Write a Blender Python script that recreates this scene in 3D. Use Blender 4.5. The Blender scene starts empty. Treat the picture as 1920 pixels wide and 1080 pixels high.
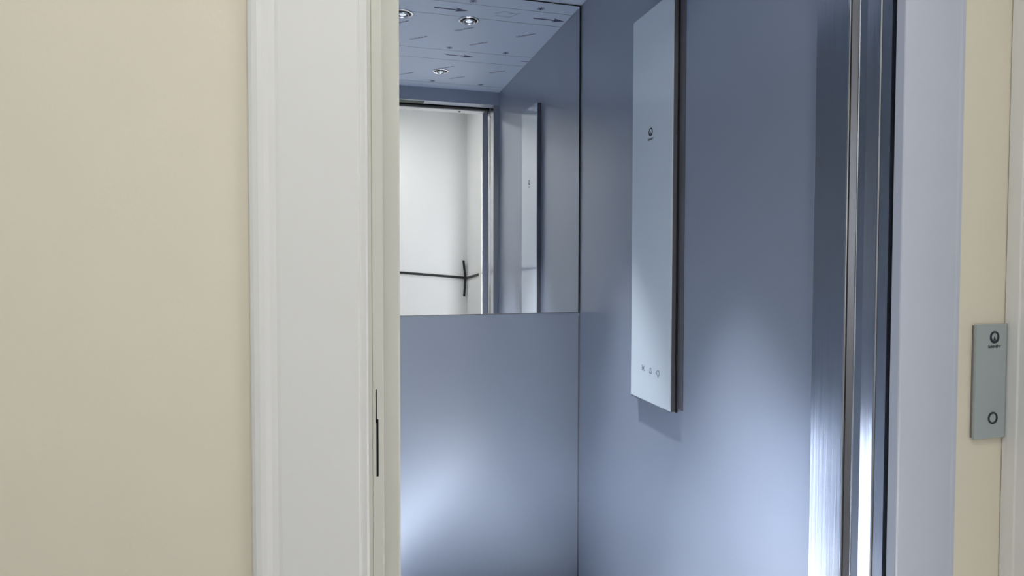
import bpy, bmesh, math, random
from mathutils import Vector, Matrix
random.seed(4)
S = bpy.context.scene
COL = S.collection
PI = math.pi

# ------------------------------------------------------------------ camera, light, exposure
cd = bpy.data.cameras.new('camera')
cam = bpy.data.objects.new('camera', cd)
COL.objects.link(cam)
cd.sensor_width = 36.0
cd.lens = 36.0 * 1177 / 1920
cd.shift_y = -14 / 1920
cd.clip_start = 0.02
yaw, pitch, roll = math.radians(15.3), math.radians(1.72), math.radians(0.1)
Fv = Vector((math.sin(yaw)*math.cos(pitch), math.cos(yaw)*math.cos(pitch), -math.sin(pitch)))
Rv = Vector((math.cos(yaw), -math.sin(yaw), 0)); Uv = Rv.cross(Fv)
Rv, Uv = Rv*math.cos(roll)+Uv*math.sin(roll), Uv*math.cos(roll)-Rv*math.sin(roll)
cam.matrix_world = Matrix(((Rv.x, Uv.x, -Fv.x, 0), (Rv.y, Uv.y, -Fv.y, 0), (Rv.z, Uv.z, -Fv.z, 1.27), (0, 0, 0, 1)))
S.camera = cam

vs = S.view_settings
vs.view_transform = 'Standard'; vs.look = 'None'; vs.gamma = 1.0; vs.use_curve_mapping = False
vs.exposure = 0.08

W = bpy.data.worlds.new('world'); S.world = W; W.use_nodes = True
W.node_tree.nodes['Background'].inputs[0].default_value = (0.75, 0.85, 1.0, 1)
W.node_tree.nodes['Background'].inputs[1].default_value = 0.6

def light(name, kind, loc, energy, color, rot=(0, 0, 0), **kw):
    l = bpy.data.lights.new(name, kind); l.energy = energy; l.color = color
    for k, v in kw.items(): setattr(l, k, v)
    o = bpy.data.objects.new(name, l); o.location = loc; o.rotation_euler = rot
    COL.objects.link(o); return o

# unseen window and ceiling lamp, both added to light the landing
light('added_window_light', 'AREA', (-2.28, -0.1, 1.55), 7, (0.93, 0.97, 1.0), (0, -PI/2, 0), shape='RECTANGLE', size=1.3, size_y=1.2)
light('added_lamp_light', 'AREA', (0.1, -0.25, 2.55), 9.5, (1.0, 1.0, 0.95), (0, 0, 0), shape='DISK', size=0.34)
# low sun let in by an added, unseen doorway, falling on the lift's left wall
sun = light('sun', 'SUN', (3, -3, 3), 56, (0.97, 0.98, 1.0), angle=math.radians(1.2))
sun.rotation_euler = Vector((-1.0, 1.8, -1.15)).to_track_quat('-Z', 'Y').to_euler()
# the four spots in the lift ceiling
SPOTS = [(0.516, 2.038), (0.246, 2.038), (0.510, 1.322), (0.246, 1.322)]
AIM = [(0.17, -0.26, 32, 165), (0, 0, 40, 3), (0.10, -0.08, 35, 390), (0, 0, 40, 25)]     # tilt x, tilt y, cone, power: swivel lamps
for (sx, sy), (tx, ty, cone, pw) in zip(SPOTS, AIM):
    light('spot_light', 'SPOT', (sx, sy, 2.243), pw, (0.90, 0.94, 1.0), Vector((tx, ty, -1.6)).to_track_quat('-Z', 'Y').to_euler(), spot_size=math.radians(cone), spot_blend=1.0, shadow_soft_size=0.02)

# ------------------------------------------------------------------ helpers
class MB:
    def __init__(s): s.bm = bmesh.new()
    def box(s, x0, x1, y0, y1, z0, z1):
        v = [s.bm.verts.new((x, y, z)) for z in (z0, z1) for x, y in ((x0, y0), (x1, y0), (x1, y1), (x0, y1))]
        for f in ((3, 2, 1, 0), (4, 5, 6, 7), (0, 1, 5, 4), (1, 2, 6, 5), (2, 3, 7, 6), (3, 0, 4, 7)):
            s.bm.faces.new([v[i] for i in f])
        return s
    def prism(s, pts, z0, z1):                       # xy outline pulled up z
        a = [s.bm.verts.new((x, y, z0)) for x, y in pts]; b = [s.bm.verts.new((x, y, z1)) for x, y in pts]
        n = len(pts)
        for i in range(n): s.bm.faces.new((a[i], a[(i+1) % n], b[(i+1) % n], b[i]))
        s.bm.faces.new(a[::-1]); s.bm.faces.new(b); return s
    def plate(s, fr, pts, t):                        # outline in a local frame, thickness t along the normal
        o, r, u, n = fr
        a = [s.bm.verts.new(o+r*x+u*y) for x, y in pts]; b = [s.bm.verts.new(o+r*x+u*y+n*t) for x, y in pts]
        m = len(pts)
        for i in range(m): s.bm.faces.new((a[i], a[(i+1) % m], b[(i+1) % m], b[i]))
        s.bm.faces.new(a[::-1]); s.bm.faces.new(b); return s
    def stroke(s, fr, pts, w, t=0.0003):             # a printed line
        for (x0, y0), (x1, y1) in zip(pts, pts[1:]):
            d = Vector((x1-x0, y1-y0)); L = d.length or 1e-9; d /= L; n = Vector((-d.y, d.x))*w/2; e = d*w*0.3
            s.plate(fr, [(x0-e.x-n.x, y0-e.y-n.y), (x1+e.x-n.x, y1+e.y-n.y), (x1+e.x+n.x, y1+e.y+n.y), (x0-e.x+n.x, y0-e.y+n.y)], t)
        return s
    def ring(s, fr, c, ro, ri, ci=None, t=0.0003, n=40, sy=1.0):
        ci = ci or c; o, r, u, nn = fr
        def P(c, R, a, h): return s.bm.verts.new(o+r*(c[0]+R*math.cos(a))+u*(c[1]+sy*R*math.sin(a))+nn*h)
        A = [2*PI*i/n for i in range(n)]
        L = [[P(c, ro, a, 0) for a in A], [P(c, ro, a, t) for a in A], [P(ci, ri, a, t) for a in A], [P(ci, ri, a, 0) for a in A]]
        for k in range(4):
            p, q = L[k], L[(k+1) % 4]
            for i in range(n): s.bm.faces.new((p[i], p[(i+1) % n], q[(i+1) % n], q[i]))
        return s
    def lathe(s, prof, n=48, M=Matrix()):
        L = [[s.bm.verts.new(M @ Vector((r*math.cos(2*PI*i/n), r*math.sin(2*PI*i/n), z))) for i in range(n)] for r, z in prof]
        for p, q in zip(L, L[1:]):
            for i in range(n): s.bm.faces.new((p[i], p[(i+1) % n], q[(i+1) % n], q[i]))
        return s
    def tube(s, pts, r, n=10, flat=1.0):
        pts = [Vector(p) for p in pts]; rings = []
        for i, p in enumerate(pts):
            d = (pts[min(i+1, len(pts)-1)]-pts[max(i-1, 0)]).normalized()
            a = d.cross(Vector((0.31, 0.2, 0.93))).normalized(); b = d.cross(a)
            rings.append([s.bm.verts.new(p+(a*math.cos(2*PI*k/n)+b*math.sin(2*PI*k/n))*r) for k in range(n)])
        for p, q in zip(rings, rings[1:]):
            for k in range(n): s.bm.faces.new((p[k], p[(k+1) % n], q[(k+1) % n], q[k]))
        s.bm.faces.new(rings[0][::-1]); s.bm.faces.new(rings[-1]); return s
    def build(s, name, mat, parent=None, bevel=0, smooth=False, kind=None):
        bmesh.ops.recalc_face_normals(s.bm, faces=s.bm.faces)
        me = bpy.data.meshes.new(name); s.bm.to_mesh(me); s.bm.free(); me.materials.append(mat)
        if smooth:
            for p in me.polygons: p.use_smooth = True
        o = bpy.data.objects.new(name, me); COL.objects.link(o)
        if parent: o.parent = parent; o.matrix_parent_inverse = Matrix.Translation(-parent.location)
        if bevel:
            b = o.modifiers.new('bevel', 'BEVEL'); b.width = bevel; b.segments = 3; b.limit_method = 'ANGLE'
        if kind: o['kind'] = kind
        return o

def thing(name, loc, label, cat, group=None):
    o = bpy.data.objects.new(name, None); COL.objects.link(o); o.location = loc; o.empty_display_size = 0.05
    o['label'] = label; o['category'] = cat
    if group: o['group'] = group
    return o
def tag(o, label, cat, group=None):
    o['label'] = label; o['category'] = cat
    if group: o['group'] = group
    return o

def text_part(name, body, fr, width, mat, parent, t=0.0003):
    cu = bpy.data.curves.new(name, 'FONT'); cu.body = body; cu.size = 1; cu.align_x = 'CENTER'; cu.align_y = 'CENTER'; cu.offset = 0.035
    tmp = bpy.data.objects.new(name, cu); COL.objects.link(tmp); bpy.context.view_layer.update()
    me = bpy.data.meshes.new_from_object(tmp); bpy.data.objects.remove(tmp)
    xs = [v.co.x for v in me.vertices]; k = width/(max(xs)-min(xs)); o_, r, u, n = fr
    for v in me.vertices: v.co = o_+r*(v.co.x*k)+u*(v.co.y*k)+n*t
    me.materials.append(mat); me.name = name
    o = bpy.data.objects.new(name, me); COL.objects.link(o); o.parent = parent; o.matrix_parent_inverse = Matrix.Translation(-parent.location)
    return o

# ------------------------------------------------------------------ materials
def mat(name, col, rough=0.5, metal=0.0, coat=0.0, noise=None, bump=None, spec=0.5, aniso=0.0, emit=None, rvar=None):
    m = bpy.data.materials.new(name); m.use_nodes = True; nt = m.node_tree; N = nt.nodes; L = nt.links
    b = N['Principled BSDF']; b.inputs['Base Color'].default_value = (*col, 1); b.inputs['Roughness'].default_value = rough
    b.inputs['Metallic'].default_value = metal; b.inputs['Coat Weight'].default_value = coat; b.inputs['Coat Roughness'].default_value = 0.08
    b.inputs['Specular IOR Level'].default_value = spec; b.inputs['Anisotropic'].default_value = aniso
    tc = N.new('ShaderNodeTexCoord')
    def nz(scale, stretch=(1, 1, 1), detail=3):
        mp = N.new('ShaderNodeMapping'); mp.inputs['Scale'].default_value = stretch; L.new(tc.outputs['Object'], mp.inputs[0])
        n = N.new('ShaderNodeTexNoise'); n.inputs['Scale'].default_value = scale; n.inputs['Detail'].default_value = detail
        L.new(mp.outputs[0], n.inputs['Vector']); return n
    if noise:                                        # (scale, stretch, amount) small drift of the paint's own colour
        n = nz(noise[0], noise[1]); r = N.new('ShaderNodeMapRange'); r.inputs['To Min'].default_value = 1-noise[2]; r.inputs['To Max'].default_value = 1+noise[2]
        L.new(n.outputs['Fac'], r.inputs['Value']); x = N.new('ShaderNodeVectorMath'); x.operation = 'SCALE'
        x.inputs[0].default_value = col; L.new(r.outputs[0], x.inputs['Scale']); L.new(x.outputs[0], b.inputs['Base Color'])
    if bump:
        n = nz(bump[0], bump[1], 4); p = N.new('ShaderNodeBump'); p.inputs['Strength'].default_value = bump[2]; p.inputs['Distance'].default_value = bump[3]
        L.new(n.outputs['Fac'], p.inputs['Height']); L.new(p.outputs[0], b.inputs['Normal'])
    if rvar:
        n = nz(rvar[0], rvar[1]); r = N.new('ShaderNodeMapRange'); r.inputs['To Min'].default_value = rough-rvar[2]; r.inputs['To Max'].default_value = rough+rvar[2]
        L.new(n.outputs['Fac'], r.inputs['Value']); L.new(r.outputs[0], b.inputs['Roughness'])
    if emit: b.inputs['Emission Color'].default_value = (*emit[0], 1); b.inputs['Emission Strength'].default_value = emit[1]
    return m

M_cream = mat('cream_wall_paint', (0.77, 0.705, 0.57), 0.75, noise=(2.2, (1, 1, 1), 0.035), bump=(90, (1, 1, 1), 0.12, 0.002))
M_white = mat('white_wall_paint', (0.75, 0.76, 0.765), 0.7, noise=(1.6, (1, 1, 1), 0.03), bump=(70, (1, 1, 1), 0.1, 0.002))
M_frame = mat('offwhite_frame_enamel', (0.76, 0.75, 0.725), 0.42, bump=(6, (6, 6, 0.5), 0.06, 0.004))
M_frame2 = mat('cool_grey_frame', (0.50, 0.53, 0.61), 0.35, bump=(40, (1, 1, 0.6), 0.10, 0.0015))
M_leaf = mat('cream_door_enamel', (0.64, 0.63, 0.56), 0.45, bump=(6, (8, 8, 0.5), 0.08, 0.004))
M_car = mat('blue_grey_satin_panel', (0.38, 0.425, 0.51), 0.31, metal=0.35, noise=(1.5, (1, 1, 1), 0.02))
M_steel = mat('brushed_steel', (0.52, 0.53, 0.55), 0.18, metal=1.0, bump=(60, (3, 3, 0.06), 0.10, 0.001), rvar=(50, (2, 2, 0.08), 0.07))
M_steel_dark = mat('dull_steel', (0.30, 0.30, 0.32), 0.35, metal=1.0, bump=(60, (3, 3, 0.06), 0.15, 0.001))
M_flank = mat('dark_panel_flank', (0.15, 0.145, 0.165), 0.4, metal=0.2, bump=(60, (3, 3, 0.08), 0.1, 0.001))
M_chrome = mat('polished_chrome', (0.75, 0.76, 0.78), 0.08, metal=1.0)
M_mirror = mat('mirror_silver', (0.93, 0.94, 0.95), 0.0, metal=1.0)
M_black = mat('black_rubber', (0.012, 0.012, 0.014), 0.6)
M_void = mat('dark_gap', (0.004, 0.004, 0.005), 0.9)
M_glassw = mat('white_backed_glass', (0.78, 0.86, 0.92), 0.06, coat=0.6, spec=0.6)
M_plate = mat('grey_green_glass_plate', (0.36, 0.41, 0.41), 0.15, coat=0.4)
M_film = mat('pale_blue_protective_film', (0.62, 0.70, 0.84), 0.42, bump=(5, (1, 1, 1), 0.1, 0.01))
M_ink = mat('blue_black_ink', (0.045, 0.055, 0.16), 0.6)
M_inkg = mat('grey_ink', (0.12, 0.14, 0.22), 0.6)
M_dark = mat('dark_lettering', (0.015, 0.02, 0.035), 0.5)
M_green = mat('green_tape_plastic', (0.005, 0.04, 0.018), 0.5)
M_lens = mat('spot_lens', (0.8, 0.85, 0.9), 0.1, emit=((0.85, 0.92, 1.0), 0.5))
M_floor_car = mat('grey_vinyl_floor', (0.48, 0.50, 0.53), 0.6, noise=(40, (1, 1, 1), 0.15))
M_floor = mat('pale_stone_floor', (0.33, 0.31, 0.29), 0.5, noise=(3, (1, 1, 1), 0.08))
M_added_lamp = mat('added_lamp_diffuser', (0.9, 0.9, 0.88), 0.4, emit=((1, 0.97, 0.92), 3.0))

# ------------------------------------------------------------------ the landing (room shell)
X1, YB, YF, XL, ZH = 1.10, -0.965, 0.80, -2.20, 2.60
st = 'structure'
m = MB(); m.box(XL, -0.085, YF, 0.97, 0, ZH); m.box(0.962, 1.22, YF, 0.97, 0, ZH); m.box(-0.085, 0.962, YF, 0.83, 2.29, ZH)
m.build('wall_front', M_cream, kind=st)
d0, d1 = -0.27, 0.30                               # unseen doorway added in the right wall to admit the sun beam
m = MB(); m.box(X1, 1.22, YB, d0, 0, ZH); m.box(X1, 1.22, d1, YF, 0, ZH); m.box(X1, 1.22, d0, d1, 2.10, ZH)
m.build('wall_right', M_white, kind=st)
m = MB(); m.box(1.081, X1, d0-.10, d0, 0, 2.10); m.box(1.081, X1, d0-.10, d1, 2.10, 2.20)
m.build('added_doorway_trim', M_frame, kind=st)  # casing of the added doorway, out of view
MB().box(XL-0.12, 1.22, YB-0.12, YB, 0, ZH).build('wall_back', M_white, kind=st)
m = MB(); a0, a1 = -0.75, 0.55
m.box(XL-0.12, XL, YB, a0, 0, ZH); m.box(XL-0.12, XL, a1, 0.97, 0, ZH); m.box(XL-0.12, XL, a0, a1, 0, 0.95); m.box(XL-0.12, XL, a0, a1, 2.15, ZH)
m.build('wall_left', M_cream, kind=st)
m = MB()
for z0, z1 in ((0.95, 1.0), (2.10, 2.15)): m.box(XL-0.09, XL-0.03, a0, a1, z0, z1)
for y0, y1 in ((a0, a0+.05), (a1-.05, a1), (-0.12, -0.08)): m.box(XL-0.09, XL-0.03, y0, y1, 1.0, 2.10)
m.build('added_window_1', M_white, kind=st)  # frame of the unseen window added for daylight
MB().box(XL-0.12, 1.22, YB-0.12, 0.97, ZH, ZH+0.1).build('ceiling', M_white, kind=st)
MB().box(XL-0.12, 4.0, YB-2.5, 0.835, -0.1, 0).build('floor', M_floor, kind=st)
# white casing on the side wall where it meets the lift wall
m = MB(); m.prism([(X1, .799), (1.080, .799), (1.0795, .79), (1.0795, .777), (1.081, .775), (1.081, .32), (1.084, .305), (X1, .305)], 0, ZH)
m.build('trim_1', M_frame, kind=st, bevel=0.001)

# ------------------------------------------------------------------ the lift car
A, D, C, LX, YC = 0.905, 2.30, 2.26, -0.165, 1.003
MB().box(A, A+0.03, YC-0.02, D+0.036, 0, C).build('wall_car_right', M_car, kind=st)
MB().box(LX-0.03, LX, YC-0.02, D+0.036, 0, C).build('wall_car_left', M_car, kind=st)
MB().box(LX, A, D+0.006, D+0.036, 0, C).build('wall_car_rear', M_car, kind=st)
m = MB(); m.box(LX, 0.075, YC-0.028, YC, 0, C); m.box(0.872, A, YC-0.02, YC, 0, C); m.box(0.075, 0.872, YC-0.028, YC, 2.185, C)
fw = m.build('wall_car_front', M_car, kind=st)
MB().box(-0.2, 0.94, 0.84, D+0.036, -0.05, 0).build('floor_car', M_floor_car, kind=st)
clg = MB().box(LX-0.03, A+0.03, 0.90, D+0.036, C, C+0.05).build('ceiling_car', M_film, kind=st)

# printing on the film still stuck to the ceiling
fr = (Vector((0, 0, C)), Vector((1, 0, 0)), Vector((0, 1, 0)), Vector((0, 0, -1)))
dark, thin = MB(), MB()
for y in (2.200, 2.068, 1.655, 1.515, 1.108):
    thin.stroke(fr, [(LX+.002, y), (A-.002, y)], 0.0022)
for y, x0s in ((2.131, (-.042, .362, .766)), (1.590, (.093, .497))):
    for x in x0s:
        x2 = x+.132
        dark.stroke(fr, [(x, y), (x2-.03, y)], 0.009)
        dark.plate(fr, [(x2, y), (x2-.052, y+.019), (x2-.040, y), (x2-.052, y-.019)], 0.0004)
dark.stroke(fr, [(.868, 1.590), (.902, 1.590)], 0.006)
for y in (2.229, 1.688, 1.136):
    for k in range(-2, 3):
        x = .494+.27*k
        if LX+.02 < x < A-.02:
            for a in range(4):
                c, s_ = math.cos(a*PI/4+.2)*.015, math.sin(a*PI/4+.2)*.017
                dark.stroke(fr, [(x-c, y-s_), (x+c, y+s_)], 0.0032)
rows = [(1.940, .515, 0), (1.783, .340, 1), (1.393, .525, 2), (1.236, .340, 3)]
for y, xo, sd in rows:
    for k in range(-2, 3):
        x = xo+.2735*k
        if not LX+.05 < x < A-.03: continue
        if x > A-.06: dx = .02
        else: dx = .037
        q = [(x-dx, y-.032), (x+dx, y+.028)]
        thin.stroke(fr, q, 0.0028)
        thin.stroke(fr, [(x-dx, y-.032), (x-dx+.012, y-.034), (x+dx*.8, y+.018), (x+dx, y+.028)], 0.002)
        for j in range(5):
            t = -.8+.36*j+.05*random.random(); cx, cy = x+dx*t, y-.002+.030*t
            thin.stroke(fr, [(cx, cy), (cx+.004, cy+.011-.006*random.random())], 0.0022)
thin.stroke(fr, [(.60, 2.135), (.635, 2.165), (.69, 2.150), (.665, 2.112), (.61, 2.118)], 0.0016)
thin.stroke(fr, [(.655, 2.145), (.70, 2.160)], 0.0016)
dark.build('printed_marks', M_ink, clg); thin.build('printed_lines', M_inkg, clg)

# back wall mirror
mt = thing('wall_mirror', (0.37, D+0.006, 1.071), 'large wall mirror covering the upper half of the lift rear wall, edged in black', 'mirror')
MB().box(LX+.003, 0.8985, D, D+0.0055, 1.0735, 2.2555).build('mirror_glass', M_mirror, mt)
MB().box(0.8985, 0.9035, D-.001, D+0.0055, 1.070, 2.2585).build('edge_strip', M_black, mt)
MB().box(LX+.003, 0.8985, D-.001, D+0.0055, 2.2555, 2.2585).build('edge_strip', M_black, mt)
MB().box(LX+.003, 0.8985, D-.0015, D+0.0055, 1.070, 1.0735).build('sill_strip', M_steel_dark, mt)
MB().box(LX+.003, 0.9045, D+.002, D+0.0058, 1.058, 1.0695).build('trim_2', M_car, kind=st)
MB().box(0.9015, 0.9045, D+0.001, D+0.0055, 0.01, 1.057).build('trim_3', M_steel_dark, kind=st)

# ceiling spots
spot_labels = ['recessed chrome spotlight mirrored beside the printed arrows, nearest the lift right wall',
               'recessed chrome spotlight mirrored half hidden behind the cream door edge at the top',
               'recessed chrome spotlight mirrored lowest of the three, just above the door opening',
               'recessed chrome spotlight over the front left of the lift car']
def make_spot(x, y, lab):
    t = thing('ceiling_spotlight', (x, y, C), lab, 'spotlight', 'recessed spotlights in the lift ceiling')
    T = Matrix.Translation((x, y, C))
    MB().lathe([(0.0440, 0.0), (0.0440, -.0015), (0.0420, -.0035), (0.0350, -.0040), (0.0330, -.0015), (0.0325, 0.0), (0.0440, 0.0)], M=T).build('rim', M_chrome, t, smooth=True)
    MB().lathe([(0.0325, -.0002), (0.0320, -.0025), (0.0300, -.0008), (0.0255, -.0006), (0.0001, -.0006)], M=T).build('dark_baffle', M_black, t, smooth=True)
    MB().lathe([(0.0250, -.0006), (0.0262, -.0090), (0.0245, -.0105), (0.0200, -.0060), (0.0190, -.0035)], M=T).build('reflector_ring', M_chrome, t, smooth=True)
    MB().lathe([(0.0150, -.0012), (0.0140, -.0050), (0.0090, -.0075), (0.0001, -.0085)], M=T).build('lamp_lens', M_lens, t, smooth=True)
for (x, y), lab in zip(SPOTS, spot_labels): make_spot(x, y, lab)

# control panel on the right wall
fx, y0, y1, z0, z1 = A-.022, 1.560, 1.803, 0.849, 2.010
cp = thing('control_panel', (A, (y0+y1)/2, z0), 'tall narrow white glass lift control panel mounted on the blue grey right wall', 'control panel')
MB().box(fx+.0045, A-.0003, y0+.001, y1-.001, z0+.002, z1-.002).build('housing', M_flank, cp, bevel=0.0006)
MB().box(A-.002, A-.0002, 1.5275, 1.5560, z0+.012, z1).build('flank_reflection', M_flank, cp)  # dark strip standing in for the flank's reflection in the satin wall
MB().box(A-.006, A-.0002, 1.5560, y0+.0005, z0+.001, z1).build('black_gap_line', M_black, cp)  # thin black box drawn as the gap line beside the flank
MB().box(fx, fx+.004, y0, y1, z0+.004, z1).build('glass_face', M_glassw, cp, bevel=0.0007)
MB().box(fx+.0005, fx+.0045, y0+.001, y1-.001, z0, z0+.0035).build('bottom_lip', M_chrome, cp)
def frm(x, y, z, face):
    if face == '-x': return (Vector((x, y, z)), Vector((0, -1, 0)), Vector((0, 0, 1)), Vector((-1, 0, 0)))
    return (Vector((x, y, z)), Vector((1, 0, 0)), Vector((0, 0, 1)), Vector((0, -1, 0)))
def emblem(f, R, parent):
    m = MB(); m.ring(f, (0, 0), R, R*.60, (0, R*.08), t=.0004)
    m.plate(f, [(-R*.42, -R*.42), (R*.42, -R*.42), (R*.17, -R*.28), (R*.06, R*.12), (-R*.06, R*.12), (-R*.17, -R*.28)], .0004)
    m.build('emblem', M_dark, parent)
emblem(frm(fx, 1.685, 1.652, '-x'), 0.0125, cp)
text_part('wording', 'Schindler', frm(fx, 1.685, 1.631, '-x'), 0.036, M_dark, cp)
f = frm(fx, 1.721, 0.949, '-x'); m = MB()
m.stroke(f, [(-.007, .008), (-.002, 0), (-.007, -.008)], .0022); m.stroke(f, [(.007, .008), (.002, 0), (.007, -.008)], .0022); m.stroke(f, [(-.0075, 0), (.0075, 0)], .0014)
m.build('door_button', M_ink, cp)
f = frm(fx, 1.674, 0.949, '-x'); m = MB()
m.stroke(f, [(-.007, -.007), (-.005, -.003), (-.004, .004), (-.0015, .0075), (.0015, .0075), (.004, .004), (.005, -.003), (.007, -.007), (-.007, -.007)], .0015)
m.stroke(f, [(-.001, -.0095), (.001, -.0095)], .0015); m.build('alarm_bell_button', M_ink, cp)
f = frm(fx, 1.628, 0.949, '-x'); m = MB(); m.ring(f, (0, 0), .0085, .0068); m.stroke(f, [(0, .004), (0, -.003)], .0018); m.stroke(f, [(-.003, -.0095), (0, -.013), (.003, -.0095)], .0016)
m.build('call_button', M_ink, cp)
# small bright screw head on the panel's flank
MB().lathe([(0.0001, 0.001), (0.0022, 0.001), (0.0026, 0)], 16, Matrix.Translation((fx+.014, y0+.001, 1.625)) @ Matrix.Rotation(PI/2, 4, 'X')).build('side_screw', M_chrome, cp)

# ------------------------------------------------------------------ lift entrance
df = thing('lift_door_frame', (0.43, 0.80, 0), 'painted steel frame around the lift opening, broad off-white left jamb and grey right jamb', 'door frame')
m = MB().prism([(-.103, .7995), (-.103, .793), (-.1015, .790), (-.098, .788), (-.092, .787), (-.086, .788), (-.080, .7905), (-.073, .7915), (-.069, .791),
                (.0205, .791), (.0228, .7925), (.0235, .796), (.0245, .798), (.0305, .797), (.033, .798), (.0335, .802), (.0335, .845), (-.080, .845), (-.080, .7995)], 0, 2.29)
m.build('jamb', M_frame, df)
m = MB().prism([(.850, .807), (.850, .792), (.8512, .7905), (.854, .790), (.958, .790), (.963, .789), (.969, .7895), (.971, .792), (.971, .7995), (.960, .7995), (.960, .807)], 0, 2.29)
j = m.build('jamb', M_frame2, df); j['label'] = 'cool grey right jamb'  # same frame as the left jamb, coloured cooler and greyer
MB().box(.0335, .850, .790, .862, 2.176, 2.29).build('lintel', M_frame, df, bevel=0.002)
MB().lathe([(0.0001, -.004), (0.006, -.004), (0.007, 0)], 16, Matrix.Translation((.70, .83, 2.176))).build('screw', M_black, df)
m = MB(); 
for zz in (0.662, ):
    m.box(-.0795, -.0765, .7898, .7908, zz, zz+.004); m.box(-.0745, -.0715, .7898, .7908, zz-.001, zz+.004)
m.build('scuff_mark', M_inkg, df)

# landing door leaves, slid open to the left
l1 = MB().prism([(-.07, .848), (.0395, .848), (.0400, .8492), (.0408, .848), (.0535, .848), (.0550, .8495), (.0550, .872), (-.07, .872)], 0, 2.17).build('door_1', M_leaf, kind=st)
MB().prism([(.0450, .8474), (.0478, .8474), (.0478, .8484), (.0450, .8484)], .983, 1.060).build('slot', M_void, l1)
MB().prism([(.0443, .8474), (.0458, .8474), (.0458, .8484), (.0443, .8484)], 1.055, 1.100).build('slot', M_void, l1)
MB().prism([(-.07, .884), (.0775, .884), (.0800, .8855), (.0800, .908), (.0785, .910), (-.07, .910)], 0, 2.17).build('door_2', M_leaf, kind=st)
# lift car doors behind them
MB().prism([(-.12, .925), (.074, .925), (.074, .965), (-.12, .965)], 0, 2.18).build('door_3', M_steel, kind=st)

# brushed steel closing post at right
ps = thing('closing_post', (0.885, 0.92, 0), 'tall brushed steel closing post at right of the lift opening, scratched and folded', 'door post')
MB().box(.870, .900, .9265, YC+.0005, 0, 2.184).build('face_panel', M_steel, ps, bevel=.0006)
MB().prism([(.8685, .9262), (.8675, .9245), (.8675, .9215), (.8685, .9202), (.8715, .9198), (.900, .9198), (.900, .9262)], 0, 2.184).build('rounded_edge', M_chrome, ps, smooth=False)
MB().prism([(.8712, .9195), (.8795, .9045), (.900, .9045), (.900, .9195)], 0, 2.184).build('folded_strip', M_steel_dark, ps)
MB().prism([(.8735, .9043), (.8700, .9035), (.8700, .9018), (.8712, .9010), (.8731, .8880), (.8705, .8600), (.8685, .8585), (.8685, .8560), (.8700, .8545), (.900, .8545), (.900, .9043)], 0, 2.184).build('buffer_channel', M_steel, ps)
MB().prism([(.8705, .8540), (.8705, .8350), (.900, .8350), (.900, .8540)], 0, 2.184).build('outer_strip', M_steel, ps)
MB().box(.900, .955, .815, .975, 0, 2.29).build('gap_shade_side', M_void, kind=st)  # black block, puts the shade of the gap beside the post into colour
MB().box(.075, .900, .905, YC-.030, 2.19, 2.25).build('trim_5', M_frame2, kind=st)
MB().box(-.07, .895, .8625, .900, 2.182, 2.29).build('gap_shade_top', M_void, kind=st)  # black block standing in for shade in the slit above the opening
tag(MB().box(.078, .470, .925, .988, 2.1845, 2.1898).build('green_tape', M_green), 'dark green tape along the top of the lift opening, seen in the mirror', 'tape')

# black strips crossing on the landing walls behind the camera, seen in the mirror
m = MB(); pts = [(-.05, YB+.006, 1.218), (.30, YB+.006, 1.190), (.80, YB+.006, 1.149), (X1-.012, YB+.008, 1.124), (X1-.006, YB+.03, 1.124), (X1-.006, -.62, 1.150), (X1-.006, -.20, 1.183)]
tag(m.tube(pts, .0105).build('black_rope', M_black), 'long black rope running level across the pale wall, seen in the mirror', 'rope')
m = MB(); pts = [(X1-.036, YB+.028, 1.282), (X1-.030, YB+.028, 1.22), (X1-.022, YB+.030, 1.15), (X1-.020, YB+.031, 1.12), (X1-.024, YB+.030, 1.04), (X1-.030, YB+.028, .956)]
tag(m.tube(pts, .0100).build('black_strap', M_black), 'short upright black strap crossing the level rope in the wall corner, seen in the mirror', 'strap')

# call panel on the landing
lp = thing('call_panel', (1.043, .80, .975), 'grey green glass lift call panel with one round button on the cream wall', 'call panel')
MB().box(1.010, 1.0780, .7955, .7998, .979, 1.166).build('back_box', M_steel_dark, lp)
MB().prism([(1.009, .7955), (1.009, .791), (1.0735, .791), (1.0788, .7935), (1.0788, .7955)], .977, 1.168).build('glass_plate', M_plate, lp, bevel=.0005)
emblem(frm(1.0475, .791, 1.146, '-y'), .0103, lp)
text_part('wording', 'Schindler', frm(1.0475, .791, 1.1305, '-y'), .028, M_dark, lp)
MB().ring(frm(1.0475, .791, 1.011, '-y'), (0, 0), .0102, .0073, t=.0010).build('button_ring', M_dark, lp)

# unseen ceiling lamp, added to brighten the landing
cl = thing('added_ceiling_lamp', (0.1, -0.25, ZH), 'round white ceiling lamp added out of view to light the landing', 'lamp')
MB().lathe([(0.19, 0), (0.19, -.02), (0.175, -.028), (0.0001, -.028)], M=Matrix.Translation((.1, -.25, ZH))).build('added_lamp_body', M_white, cl, smooth=True)
MB().lathe([(0.17, -.028), (0.165, -.036), (0.0001, -.042)], M=Matrix.Translation((.1, -.25, ZH))).build('added_diffuser', M_added_lamp, cl, smooth=True)
